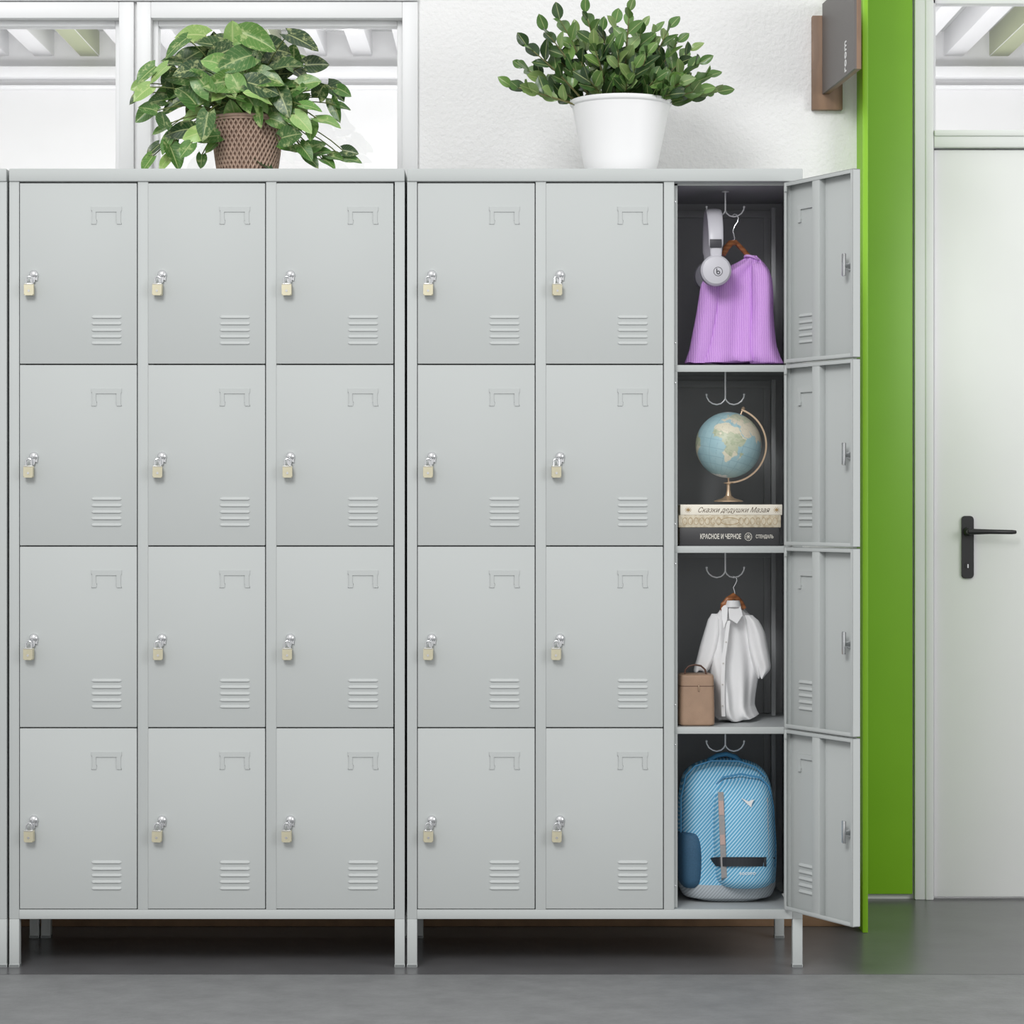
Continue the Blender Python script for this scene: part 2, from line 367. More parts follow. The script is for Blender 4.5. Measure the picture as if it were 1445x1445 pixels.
# ================= LOCKERS =================
CW=0.9
px=1/S
dw=165*px; dh=254.6*px; dt=0.02
rowtop=[257.2,513.7,770.2,1026.6,1283]
def fz(py): return H-(py-HY)/S
mb=MB()
mb.box(-dw,0,0,0.0025,0,dh,0,0.0012)
fl=0.009
mb.box(-dw,-dw+0.0015,0.001,dt,0,dh,0); mb.box(-0.0015,0,0.001,dt,0,dh,0)
mb.box(-dw,0,0.001,dt,0,0.0015,0); mb.box(-dw,0,0.001,dt,dh-0.0015,dh,0)
mb.box(-dw,-dw+fl,dt-0.0015,dt,0,dh,0,0.0005); mb.box(-fl,0,dt-0.0015,dt,0,dh,0,0.0005)
mb.box(-dw+fl,-fl,dt-0.0015,dt,0,fl,0,0.0005); mb.box(-dw+fl,-fl,dt-0.0015,dt,dh-fl,dh,0,0.0005)
mb.box(-0.52*dw,-0.41*dw,0.002,dt-0.001,0.003,dh-0.003,0,0.002)
def dl(x,y): return (-dw+x*px, dh-y*px)
card=[(101,33),(144,33),(144,38),(142,41),(142,54),(144,58),(137,58),(136,53),(137,50),(137,40),(107,40),(107,50),(109,53),(108,58),(101,58),(103,54),(103,41),(101,38)]
cp=[dl(*c) for c in card]
mb.prism(cp,-0.0019,0.0005,0,0.0007)
mb.prism(list(cp),0.002,0.0065,0,0)
def louver(mb,zc,sgn,y0,pro):
    rings=[]
    xa,_=dl(101,0); xb,_=dl(144,0)
    for f,sx in ((0,0.0),(0.03,0.7),(0.07,1.0),(0.93,1.0),(0.97,0.7),(1,0.0)):
        x=xa+(xb-xa)*f; k=max(sx,0.02); pr=pro*k*sgn
        rings.append([(x,y0,zc+0.0038*k),(x,y0+pr*0.55,zc+0.0012*k),(x,y0+pr,zc-0.0018*k),(x,y0+pr*0.9,zc-0.0032*k),(x,y0,zc-0.0036*k)])
    mb.loft(rings,0)
for k in range(5):
    zc=dh-(188.5+k*9.2)*px
    louver(mb,zc,-1,0.0002,0.0031); louver(mb,zc,1,0.0022,0.004)
mb.box(-0.012,-0.004,dt-0.001,dt+0.003,dh-0.022,dh-0.010,0,0.001)
door_me=mb.mesh('locker_door',['steel'],ang=25)
mb=MB(); lx,lz=dl(20,129)
mb.lathe([(0.0105,0),(0.0105,-0.003),(0.0085,-0.0065),(0.0045,-0.0085),(0.001,-0.009)],(lx,0,lz),28,0,'y')
mb.prism([(lx-0.006,lz+0.001),(lx+0.006,lz+0.001),(lx+0.003,lz-0.017),(lx-0.001,lz-0.021),(lx-0.006,lz-0.019),(lx-0.008,lz-0.012)],-0.0075,-0.005,0,0.0006)
mb.prism([(lx+0.003,lz+0.002),(lx+0.009,lz-0.004),(lx+0.008,lz-0.014),(lx+0.003,lz-0.012)],-0.005,-0.001,0,0.0006)
mb.lathe([(0.009,0),(0.009,0.006),(0.006,0.012),(0.006,0.020)],(lx,0.002,lz-0.002),20,0,'y')
mb.box(lx-0.006,lx+0.006,0.018,0.023,lz-0.024,lz+0.026,0,0.002)
latch_me=mb.mesh('latch',['chrome'])
LW=14*px
LH=fz(1297)
mb=MB(); mb.box(-LW/2,LW/2,-LW/2,LW/2,0.006,LH,0,0.0012); mb.box(-LW/2-0.0006,LW/2+0.0006,-LW/2-0.0006,LW/2+0.0006,0,0.007,1,0.001)
leg_me=mb.mesh('leg',['steel','rubber'])
DP=0.40
mb=MB()
mb.prism(rr(0,-0.0150,13.5*px,16.5*px,0.0026),-0.007,0.006,0,0.0016)
mb.box(-0.0102,0.0102,-0.0076,0.0066,-0.0040,-0.0014,1,0.0005)
mb.lathe([(0.0028,0),(0.0028,-0.0008),(0.001,-0.0008)],(0,-0.0068,-0.018),14,1,'y')
pad_me=mb.mesh('padlock',['brass','chrome'])
mb=MB()
pts=[(-0.0064,0,-0.004),(-0.0064,0,0.008)]+[(-0.0064*math.cos(a),0,0.008+0.0064*math.sin(a)) for a in [math.pi*k/10 for k in range(1,10)]]+[(0.0064,0,0.008),(0.0064,0,-0.004)]
mb.tube(pts,0.0018,10,0); shk_me=mb.mesh('shackle',['chrome'])

def cabinet(cx,label,locks=True,openc=False):
    x0=(cx-HX)/S
    root=top('locker_cabinet',(x0+CW/2,DP/2,0),label,'locker',group='row of locker cabinets')
    mb=MB()
    zb=fz(1297); z1283=fz(1283); zt=fz(238); z256=fz(256.2)
    mb.box(x0,x0+CW,-0.004,DP,z256,zt,0,0.0025)
    mb.box(x0+0.004,x0+CW-0.004,0.02,DP-0.001,z256-0.002,z256,1)
    mb.box(x0,x0+LW,0,LW,zb,z256,0,0.0012); mb.box(x0+CW-LW,x0+CW,0,LW,zb,z256,0,0.0012)
    mb.box(x0+LW,x0+CW-LW,0.0005,0.02,zb,z1283-0.001,0,0.001)
    mb.box(x0+LW,x0+CW-LW,0.02,DP,z1283-0.004,z1283-0.001,2)
    mb.box(x0+LW,x0+CW-LW,0.02,DP,zb,z1283-0.005,0)
    mb.box(x0,x0+0.0015,LW,DP,zb,z256,0); mb.box(x0+CW-0.0015,x0+CW,LW,DP,zb,z256,0)
    mb.box(x0+0.0017,x0+0.0035,LW,DP,zb,z256,1); mb.box(x0+CW-0.0035,x0+CW-0.0017,LW,DP,z1283,z256,1)
    mb.box(x0+0.002,x0+CW-0.002,DP-0.004,DP-0.001,z1283,z256,1); mb.box(x0,x0+CW,DP-0.001,DP,zb,z256,0)
    for c in (0,1):
        bx=x0+(181+181*c)*px+0.001; 
        mb.box(bx-0.0005,bx+14.4*px,0.0005,0.022,z1283-0.001,z256,0,0.0012)
        mb.box(bx+6*px,bx+8*px,0.02,DP-0.003,z1283,z256,1)
    for c in (0,1,2):
        xa=x0+(15+181*c)*px; xb=xa+dw
        mb.box(xa-0.002,xa+5.5*px,0.023,0.026,z1283,z256,0); mb.box(xb-5.5*px,xb+0.002,0.023,0.026,z1283,z256,0)
        mb.box(xa-0.002,xb+0.002,0.023,0.03,z256-0.006,z256,0)
    if openc:
        xa=x0+(15+362)*px; xb=xa+dw
        for r in range(4):
            zt_=fz(rowtop[r]); zb_=fz(rowtop[r+1])
            mb.box(xb-0.022,xb-0.006,DP-0.012,DP-0.004,zb_,zt_-0.02,1,0.002)
            mb.box(xa+0.006,xa+0.022,DP-0.012,DP-0.004,zb_,zt_-0.02,1,0.002)
            mb.box(xa,xb,DP-0.016,DP-0.004,zt_-0.035,zt_-0.018,1,0.002)
            mb.box(xb-0.012,xb-0.002,DP-0.09,DP-0.07,zb_,zt_-0.02,1,0.001)
            for f in (0.1,0.88):
                z=zt_+(zb_-zt_)*f; mb.lathe([(0.0022,0),(0.002,-0.0018),(0.0008,-0.0024)],(xa+0.003,0.023,z),12,3,'y')
    b=part(mb,'body',['steel','inner','shelf','chrome'],(x0+CW/2,DP/2,zb),root)
    for lx_ in (x0+LW/2,x0+CW-LW/2):
        for ly in (LW/2,DP-LW/2):
            obj('leg',leg_me,(lx_,ly,0),root)
    for r in (1,2,3):
        z=fz(rowtop[r]); mb=MB()
        mb.box(x0+0.004,x0+CW-0.004,0.026,DP-0.005,z-0.006,z-0.001,1)
        for c in (0,1,2):
            xa=x0+(15+181*c)*px; mb.box(xa+0.001,xa+dw-0.001,0.0225,0.026,z-0.0165,z-0.001,0,0.0006)
        part(mb,'shelf',['steel','shelf'],(x0+CW/2,DP/2,z),root)
    for c in range(3):
        for r in range(4):
            hx=x0+(15+181*c)*px+dw; zb_=fz(rowtop[r+1])+0.0008
            d=obj('door',door_me,(hx,0,zb_),root)
            la=obj('latch',latch_me,(hx,0,zb_),d); la['label']='chrome hasp latch'
            if openc and c==2:
                d.rotation_euler=(0,0,math.radians(117.7))
                d['label']='open grey door showing its inner side'
            elif locks:
                dx=random.uniform(-0.0012,0.0012)
                ax=hx-dw+(15 if c<2 else 16)*px+dx; az=zb_+dh-(141.5)*px
                pl=top('padlock',(ax,-0.0135,az),'small brass padlock hanging from a grey locker door','padlock','padlocks on the lockers',pad_me)
                sh=obj('shackle',shk_me,(ax,-0.0135,az),pl); sh['label']='steel shackle'
                pl.rotation_euler=(0,math.radians(random.uniform(-1,2.5)),math.radians(random.uniform(-8,8)))
    return root,x0
cab1,_=cabinet(13,'light grey steel locker cabinet with twelve closed doors, plant on top')
cab2,cx2=cabinet(574.5,'light grey steel locker cabinet with one column of open doors',openc=True)
cab3,_=cabinet(-548.5,'light grey steel locker cabinet, end of the row',locks=False)

hookbot=[306,571,815,1060]; hd=0.15
for r in range(4):
    by=hookbot[r]; z0=(fz(256.2)-0.003) if r==0 else fz(rowtop[r])-0.006
    mb=MB(); c=P(1023.5,by,hd)
    mb.tube([(c.x,hd,z0),(c.x,hd,P(0,by-8,hd).z)],0.0021,10,0)
    for sg in (-1,1):
        pts=[P(1023.5+sg*dx,by+dy,hd) for dx,dy in ((0,-9),(2,-5),(6,-1.5),(12,0),(18,-1.5),(23,-5),(26,-10),(26.5,-14))]
        mb.tube(pts,0.0018,10,0)
        e=pts[-1]; mb.lathe([(0.0005,-0.003),(0.0025,-0.0015),(0.0028,0),(0.0025,0.0015),(0.0005,0.003)],e,12,0)
    mb.lathe([(0.009,0),(0.009,-0.002),(0.003,-0.0035)],(c.x,hd,z0),20,0)
    part(mb,'coat_hook',['hookw'],(c.x,hd,z0),cab2,label='white metal double coat hook')

# ================= CLOTHES =================
def clothes_rings(rows,dep,folds,amp,N=140,sub=3,lean=0.0,yslope=0.0,hem=0.0):
    rings=[]; R=[]
    m_=len(rows)
    for i in range(m_-1):
        p0=rows[max(i-1,0)];p1=rows[i];p2=rows[i+1];p3=rows[min(i+2,m_-1)]
        for k in range(sub):
            t=k/sub
            c_=[0.5*((2*p1[j])+(-p0[j]+p2[j])*t+(2*p0[j]-5*p1[j]+4*p2[j]-p3[j])*t*t+(-p0[j]+3*p1[j]-3*p2[j]+p3[j])*t**3) for j in range(4)]
            c_[0]=p1[0]+(p2[0]-p1[0])*t
            R.append(c_)
    R.append(list(rows[-1]))
    n=len(R)
    for i,(py,l,r_,b) in enumerate(R):
        t=i/(n-1); A=P(l,py,dep); B=P(r_,py,dep); cx=(A.x+B.x)/2; a=(B.x-A.x)/2; ring=[]
        for k in range(N):
            q=2*math.pi*k/N
            fo=0
            for (fq,ph,wt) in folds: fo+=wt*math.sin(fq*q+ph+lean*t+1.2*math.sin(t*2.6+ph))
            x=cx+a*math.cos(q)*(1+0.02*fo*t)
            y=dep+b*math.sin(q)+fo*amp*(0.25+0.75*t)*abs(math.sin(q))*(1 if math.sin(q)<0 else 0.4)+yslope*math.cos(q)
            z=A.z+max(0,0.004*fo*t)*abs(math.sin(q))+hem*max(0,math.cos(q))*t*t
            ring.append((x,y,z))
        rings.append(ring)
    return rings
sw=top('sweater',P(1035,513,0.17),'lilac purple knitted sweater hanging on a wooden hanger','clothing')
mb=MB()
rows=[(361,1054,1068,0.012),(367,1046,1074,0.02),(375,1030,1081,0.03),(384,1010,1086,0.036),(396,995,1088,0.04),(412,988,1088,0.042),(440,985,1088,0.047),(470,979,1089,0.052),(495,973,1091,0.057),(507,969,1094,0.06),(513,967,1096,0.058)]
mb.loft(clothes_rings(rows,0.16,[(5,0.3,1.0),(9,1.7,0.6),(3,2.0,0.9),(14,0.4,0.25)],0.009,lean=2.6,hem=0.004))
part(mb,'sweater_body',['knit'],P(1035,440,0.15),sw,ang=80)
mb=MB(); mb.loft(clothes_rings([(372,1062,1077,0.010),(380,1060,1084,0.022),(392,1060,1089,0.028),(415,1060,1091,0.032),(440,1060,1091,0.034),(468,1057,1093,0.034),(490,1054,1096,0.034),(505,1054,1101,0.034),(513,1058,1105,0.03)],0.118,[(3,0.3,0.8),(5,1,0.5)],0.006,N=60,lean=1.5)); part(mb,'sleeve',['knit'],P(1078,440,0.09),sw,ang=80)
mb=MB(); mb.loft(clothes_rings([(392,994,1006,0.01),(402,989,1014,0.02),(420,986,1018,0.026),(445,982,1016,0.028),(470,977,1012,0.03),(495,972,1008,0.03),(513,966,1004,0.026)],0.138,[(3,1.3,0.8),(5,1,0.5)],0.005,N=60,lean=1.5)); part(mb,'sleeve',['knit'],P(990,440,0.12),sw,ang=80)
mb=MB(); mb.tube([P(1061+10*math.cos(a),366-4*math.sin(a)+0.35*(10*math.cos(a)),0.152-0.016*math.sin(a)) for a in [2*math.pi*k/24 for k in range(24)]],0.0028,8,0,closed=True)
part(mb,'neckband',['neck'],P(1062,365,0.15),sw)
def hanger(pts,hookpts,dep,label,zig):
    o=P(*pts[len(pts)//2],dep); h=top('clothes_hanger',o,label,'hanger','wooden clothes hangers')
    mb=MB(); mb.tube([P(a,b,dep+zz) for (a,b),zz in zip(pts,zig)],[0.005]+[0.0078]*(len(pts)-2)+[0.005],14,0,flat=0.7); part(mb,'hanger_bar',['hanger'],o,h)
    mb=MB(); mb.tube([P(a,b,dep) for a,b in hookpts],0.0016,10,0); part(mb,'hanger_hook',['chrome'],o,h,label='steel wire hook')
hanger([(1021,360),(1025,350),(1031,343),(1038,342),(1047,351),(1055,360),(1063,369)],[(1037,344),(1036,334),(1034,326),(1037,319),(1041,313),(1042,308),(1040,303),(1036,302),(1033,305)],0.15,'brown wooden hanger holding the lilac sweater',[-.04,-.03,-.02,0,0.01,0.015,0.015])
hanger([(1019,861),(1021,854),(1028,846),(1035,841),(1041,846),(1046,852),(1051,859)],[(1036,843),(1037,836),(1035,829),(1038,824),(1040,819),(1038,814),(1034,813)],0.15,'brown wooden hanger holding the white shirt',[-.005,-.01,-.01,0,0.01,0.02,0.02])

sh=top('shirt',P(1036,1016,0.17),'white short-sleeved button shirt hanging on a wooden hanger','clothing')
rows=[(853,1024,1044,0.010),(860,1015,1052,0.02),(870,1008,1061,0.028),(883,1002,1069,0.034),(900,999,1075,0.038),(925,999,1077,0.042),(950,1002,1074,0.045),(975,1006,1069,0.048),(998,1007,1066,0.05),(1010,1008,1069,0.05),(1015.5,1013,1071,0.046)]
mb=MB(); mb.loft(clothes_rings(rows,0.175,[(3,0.8,1.3),(5,1.7,1.0),(9,0.2,0.5),(15,0.9,0.2)],0.011,lean=-4.6,yslope=0.022,hem=0.010)); part(mb,'shirt_body',['shirt'],P(1036,930,0.16),sh,ang=80)
mb=MB(); mb.loft(clothes_rings([(866,1004,1014,0.008),(874,999,1018,0.018),(890,994,1020,0.026),(910,988,1017,0.030),(930,983,1010,0.032),(944,979,1001,0.030),(948,979,998,0.027)],0.158,[(3,0.8,1.0)],0.007,N=60)); part(mb,'sleeve',['shirt'],P(997,905,0.15),sh,ang=80)
mb=MB(); mb.loft(clothes_rings([(868,1050,1062,0.008),(876,1052,1071,0.020),(892,1054,1079,0.028),(912,1056,1083,0.032),(930,1060,1086,0.034),(944,1064,1087,0.032),(957,1069,1076,0.024)],0.158,[(3,2,1.0),(6,1,0.4)],0.007,N=60)); part(mb,'sleeve',['shirt'],P(1072,905,0.14),sh,ang=80)
def sheet(mb,pts3,th,m=0):
    a=[mb.bm.verts.new(p) for p in pts3]; b=[mb.bm.verts.new(Vector(p)+Vector((0,th,0))) for p in pts3]
    fs=[mb.bm.faces.new(a),mb.bm.faces.new(b[::-1])]
    n=len(a)
    for i in range(n): fs.append(mb.bm.faces.new([a[i],b[i],b[(i+1)%n],a[(i+1)%n]]))
    for f in fs: f.material_index=m
mb=MB(); cd=0.120
sheet(mb,[P(1026,850,cd+.02),P(1018,858,cd+.01),P(1019,872,cd-.002),P(1021,887,cd-.012),P(1026,875,cd-.008),P(1027,860,cd+.006)],0.003)
sheet(mb,[P(1034,849,cd+.02),P(1028,860,cd+.006),P(1029,873,cd-.006),P(1040,880,cd-.004),P(1048,868,cd+.006),P(1045,856,cd+.015)],0.003)
mb.loft([[P(1034+11*math.cos(a)*k,852-3*k+h,0.148-0.025*math.sin(a)) for a in [2*math.pi*j/24 for j in range(24)]] for h,k in ((8,1.1),(1,0.95),(-2,0.85))],0,False,False)
part(mb,'collar',['shirt'],P(1034,860,cd),sh)
mb=MB()
rr_=[]
pl=[(876,1028,0.118),(900,1025,0.108),(930,1021,0.104),(960,1020,0.102),(990,1020,0.102),(1011,1021,0.106)]
for i,(py,xx,dd) in enumerate(pl):
    rr_.append([P(xx-2.6,py,dd-.002),P(xx+2.6,py,dd-.002),P(xx+2.6,py,dd+.012),P(xx-2.6,py,dd+.012)])
mb.loft(rr_,0)
for py,xx,dd in pl[:-1]:
    c=P(xx-0.4,py+6,dd-.003); mb.lathe([(0.0020,0.001),(0.0020,-0.0008),(0.001,-0.001)],c,14,1,'y')
part(mb,'placket',['shirt','button'],P(1024,940,0.1),sh)

# ================= HEADPHONES =================
c=P(1010,382,0.06); hp=top('headphones',c,'light grey over-ear headphones hanging from a locker hook','headphones')
R=U(22,0.06)
mb=MB(); mb.lathe([(0.001,-0.016),(R*0.5,-0.0155),(R*0.86,-0.013),(R*0.98,-0.008),(R,0),(R*0.95,0.004)],c,40,0,'y'); part(mb,'ear_cup',['hp'],c,hp)
mb=MB(); mb.lathe([(R*0.8,0.004),(R*0.98,0.008),(R*1.0,0.014),(R*0.93,0.02),(R*0.6,0.022)],c,40,0,'y'); part(mb,'ear_cushion',['cushion'],c,hp)
c2=Vector((c.x-0.002,0.235,c.z+0.002))
mb=MB(); mb.lathe([(R*0.95,-0.004),(R,0),(R*0.98,0.008),(R*0.86,0.013),(0.001,0.016)],c2,40,0,'y'); part(mb,'ear_cup',['hp'],c2,hp)
mb=MB(); mb.lathe([(R*0.6,-0.022),(R*0.93,-0.02),(R*1.0,-0.014),(R*0.98,-0.008),(R*0.8,-0.004)],c2,40,0,'y'); part(mb,'ear_cushion',['cushion'],c2,hp)
ztop=P(0,297,0.15).z; zside=P(0,345,0.06).z
mb=MB(); rings=[]
n=28
path=[(0.057,P(0,366,0.06).z,15)]+[(0.057,P(0,350,0.06).z,17)]
for k in range(n+1):
    a=math.pi*k/n; path.append((0.148-0.091*math.cos(a), zside+(ztop-zside)*math.sin(a), 20+2*math.sin(a)))
path+= [(0.239,P(0,350,0.06).z,17),(0.239,P(0,366,0.06).z,15)]
for i,(y,z,w) in enumerate(path):
    a=path[max(i-1,0)];b=path[min(i+1,len(path)-1)]; t=Vector((0,b[0]-a[0],b[1]-a[1])).normalized(); nn=Vector((0,-t.z,t.y))
    cc=Vector((c.x+0.0005,y,z)); hw=U(w,0.1)/2; th=0.0035
    rings.append([cc+Vector((hw*math.cos(q),0,0))*1.0+nn*th*math.sin(q) for q in [2*math.pi*j/16 for j in range(16)]])
mb.loft(rings,0); part(mb,'headband',['hp'],c,hp,ang=60)
for y0 in (0.0525,0.2415):
    mb=MB(); a=P(1010,352,0.055)
    mb.box(a.x-U(8.5),a.x+U(8.5),y0-0.001,y0+0.001,P(0,350,.06).z,P(0,338,.06).z,0,0.0008)
    part(mb,'slider',['hpd'],(a.x,y0,a.z),hp,label='dark grey band slider')
mb=MB(); r0=U(6.2); lc=c+Vector((U(2.5),-0.0160,-U(2)))
mb.tube([lc+Vector((r0*math.cos(a),0,r0*math.sin(a))) for a in [2*math.pi*k/28 for k in range(28)]],0.0006,8,0,closed=True)
mb.tube([lc+Vector((r0*0.05+r0*0.33*math.cos(a),0,-r0*0.22+r0*0.33*math.sin(a))) for a in [2*math.pi*k/20 for k in range(20)]],0.0011,8,0,closed=True)
mb.tube([lc+Vector((-r0*0.3,0,r0*0.68)),lc+Vector((-r0*0.3,0,-r0*0.25))],0.0011,8,0)
part(mb,'emblem',['hpd'],lc,hp,label='round dark emblem')

# ================= GLOBE =================
gd=0.14; gc=P(1028,628,gd); gr=U(46.5,gd)
gl=top('desk_globe',Vector((gc.x,gd,P(0,708,gd).z)),'pale blue desk globe with gold meridian arm on stacked books','globe')
POL=[
 ([(-17,15),(-16,22),(-10,30),(-6,35),(10,37),(11,33),(20,31),(32,31),(35,24),(39,16),(43,11),(51,12),(47,4),(40,-3),(40,-15),(35,-20),(35,-25),(30,-31),(20,-35),(17,-30),(12,-17),(13,-6),(9,0),(8,4),(0,5),(-8,4),(-13,9)],'af'),
 ([(-9,37),(-9,43),(-2,44),(-4,48),(3,51),(8,54),(10,58),(6,62),(15,69),(28,71),(42,67),(60,69),(75,72),(100,77),(140,73),(170,69),(178,64),(160,60),(140,54),(130,43),(121,38),(121,30),(108,21),(105,10),(98,8),(98,16),(90,22),(80,14),(77,8),(72,20),(66,25),(57,26),(50,30),(56,25),(58,22),(52,16),(44,13),(38,22),(34,29),(35,36),(27,37),(26,41),(22,37),(19,42),(13,45),(18,40),(12,38),(9,44),(3,43),(-1,37)],'eu'),
 ([(44,-25),(50,-15),(49,-12),(44,-16)],'af'),
 ([(-5,50),(1,51),(0,54),(-3,58),(-6,57)],'eu'),
 ([(-80,-2),(-77,8),(-62,10),(-50,0),(-35,-6),(-39,-15),(-48,-26),(-58,-38),(-68,-52),(-74,-50),(-70,-18)],'af'),
 ([(-180,-72),(180,-72),(180,-90),(-180,-90)],'ice'),
 ([(114,-22),(130,-12),(142,-12),(153,-27),(149,-38),(138,-34),(115,-34)],'af'),
 ([(-50,60),(-22,70),(-20,80),(-55,80)],'ice')]
def inpoly(x,y,p):
    r=False; n=len(p); j=n-1
    for i in range(n):
        if (p[i][1]>y)!=(p[j][1]>y) and x<(p[j][0]-p[i][0])*(y-p[i][1])/(p[j][1]-p[i][1])+p[i][0]: r=not r
        j=i
    return r
bm=bmesh.new(); bmesh.ops.create_uvsphere(bm,u_segments=300,v_segments=170,radius=gr)
me=bpy.data.meshes.new('globe_ball')
for f in bm.faces: f.smooth=True
bm.to_mesh(me); bm.free()
ca=me.color_attributes.new('Col','FLOAT_COLOR','POINT')
for v in me.vertices:
    la=math.degrees(math.asin(max(-1,min(1,v.co.z/gr)))); lo=math.degrees(math.atan2(v.co.y,v.co.x))
    nz=noise.noise(v.co*70); nz2=noise.noise(v.co*140+Vector((5,3,1)))
    col=C(164,198,206) if nz>0 else C(170,202,209)
    if abs((lo+360)%15)<0.7 or abs((la+90)%15)<0.7: col=C(148,182,192)
    jx=nz*5+nz2*3; jy=nz2*4-nz*3
    for p,k in POL:
        if inpoly(lo+jx,la+jy,p):
            g_=la+nz*10
            if k=='af': col=C(226,220,198) if (g_>15 or g_<-18) else (C(194,200,174) if nz2>-0.1 else C(180,190,160))
            elif k=='eu': col=(C(194,200,176) if nz2>0 else C(206,208,186)) if g_>48 else C(222,214,194)
            else: col=C(235,238,240)
            if abs((lo+jx*0.6)%13)<0.5 or abs((la+jy*0.6+90)%11)<0.5: col=tuple(x*0.82 for x in col[:3])+(1,)
    ca.data[v.index].color=col
me.materials.append(M['globe'])
gb=obj('globe_ball',me,gc,gl)
gb.rotation_euler=(Matrix.Rotation(math.radians(14),3,'Y')@Matrix.Rotation(math.radians(-2),3,'X')@Matrix.Rotation(math.radians(-90-24),3,'Z')).to_euler()
mb=MB(); ra=U(53,gd)
pts=[gc+Vector((ra*math.cos(math.radians(a)),0,ra*math.sin(math.radians(a)))) for a in range(70,-94,-4)]
rings=[]
for i,p in enumerate(pts):
    n_=(p-gc).normalized(); w=0.004; h_=0.0020
    rings.append([p+n_*h_+Vector((0,w,0)),p+n_*h_-Vector((0,w,0)),p-n_*h_-Vector((0,w,0)),p-n_*h_+Vector((0,w,0))])
mb.loft(rings,0)
for a in (68,-90):
    d_=Vector((math.cos(math.radians(a)),0,math.sin(math.radians(a)))); mb.tube([gc+d_*gr*0.98,gc+d_*ra*1.05],0.0022,10,0)
p=gc+Vector((math.cos(math.radians(68)),0,math.sin(math.radians(68))))*ra*1.05
mb.lathe([(0.0005,-0.0045),(0.003,-0.003),(0.0045,0),(0.003,0.003),(0.0005,0.0045)],p,16,0)
part(mb,'meridian_arm',['gold'],gc,gl,label='satin gold curved arm')
mb=MB(); zb=P(0,708,gd).z; zt=gc.z-ra+0.001
hh=zt-zb
mb.lathe([(U(21),0),(U(21),0.002),(U(18),0.004),(U(9),0.008),(U(4.5),0.014),(U(2.6),hh*0.6),(U(2.6),hh*0.9),(U(7),hh*0.94),(U(7),hh*0.98),(U(3),hh)],(gc.x,gd,zb),36,0)
part(mb,'globe_stand',['gold'],(gc.x,gd,zb),gl)

# ================= BOOKS =================
def book(py0,py1,l,r_,dep,mk,label,depth=0.16):
    a=P(l,py1,dep);b=P(r_,py0,dep); w=(b.x-a.x); o=Vector(((a.x+b.x)/2,dep+depth/2,a.z))
    root=top('book',o,label,'book','books stacked in the locker')
    mb=MB(); t=0.0022
    mb.box(a.x,b.x,dep+0.001,dep+depth,a.z,a.z+t,0,0.0006); mb.box(a.x,b.x,dep+0.001,dep+depth,b.z-t,b.z,0,0.0006)
    mb.box(a.x,b.x,dep,dep+0.0025,a.z,b.z,0,0.0011)
    part(mb,'book_cover',[mk],o,root)
    mb=MB(); mb.box(a.x+0.004,b.x-0.004,dep+0.0026,dep+depth-0.004,a.z+t,b.z-t,0); part(mb,'page_block',['pages'],o,root,False)
    return root
zs=fz(770.2)-0.001
bd_=0.04
py_b=HY+ (H-zs)*S*D/(D+bd_)
k1=book(py_b-26,py_b-0.05,959,1100,bd_,'blackbook','black hardcover book with pale lettering on its spine')
k2=book(py_b-43.5,py_b-26.1,957.5,1102,bd_,'ornbook','beige patterned hardcover book in the middle of the stack')
k3=book(py_b-58.5,py_b-43.6,960,1104,bd_,'cream','cream hardcover book with brown script on its spine')
text('spine_lettering','КРАСНОЕ И ЧЕРНОЕ',0.0155,P(1017,py_b-13,bd_-0.0003),k1,'inklight',width=U(58),extr=0.0003,offset=0.00025)
text('spine_lettering','СТЕНДАЛЬ',0.0110,P(1079,py_b-13,bd_-0.0003),k1,'inklight',width=U(25),extr=0.0003,offset=0.0001)
mb=MB(); ec=P(1056,py_b-13,bd_-0.0003); 
mb.tube([ec+Vector((U(5)*math.cos(a),0,U(5.5)*math.sin(a))) for a in [2*math.pi*k/20 for k in range(20)]],0.0006,6,0,closed=True)
for a in range(0,180,45): 
    v=Vector((U(4)*math.cos(math.radians(a)),0,U(4)*math.sin(math.radians(a)))); mb.tube([ec-v,ec+v],0.0005,6,0)
part(mb,'spine_emblem',['inklight'],ec,k1)
tt=text('spine_lettering','Сказки дедушки Мазая',0.0165,P(1036,py_b-50.5,bd_-0.0003),k3,'ink',width=U(102),shear=0.5,extr=0.0003,offset=-0.0001)
for ex in (971,1096):
    mb=MB()
    ec=P(ex,py_b-51,bd_-0.0003)
    for a in range(0,180,36):
        v=Vector((U(5)*math.cos(math.radians(a)),0,U(4.5)*math.sin(math.radians(a)))); mb.tube([ec-v,ec,ec+v],[0.0003,0.0009,0.0003],6,0)
    part(mb,'spine_ornament',['orn'],ec,k3,label='small ochre star ornament')
mb=MB(); ec=P(1030,py_b-35,bd_-0.0003)
mb.tube([ec+Vector((U(13)*math.cos(a),0,U(5)*math.sin(a))) for a in [2*math.pi*k/24 for k in range(24)]],0.0005,6,0,closed=True)
for dx in range(-64,70,8):
    if abs(dx)>14:
        e_=ec+Vector((U(dx),0,0)); mb.tube([e_+Vector((U(3.2)*math.cos(a),0,U(5)*math.sin(a))) for a in [2*math.pi*k/14 for k in range(14)]],0.0004,6,0,closed=True)
part(mb,'spine_ornament',['orn'],ec,k2)

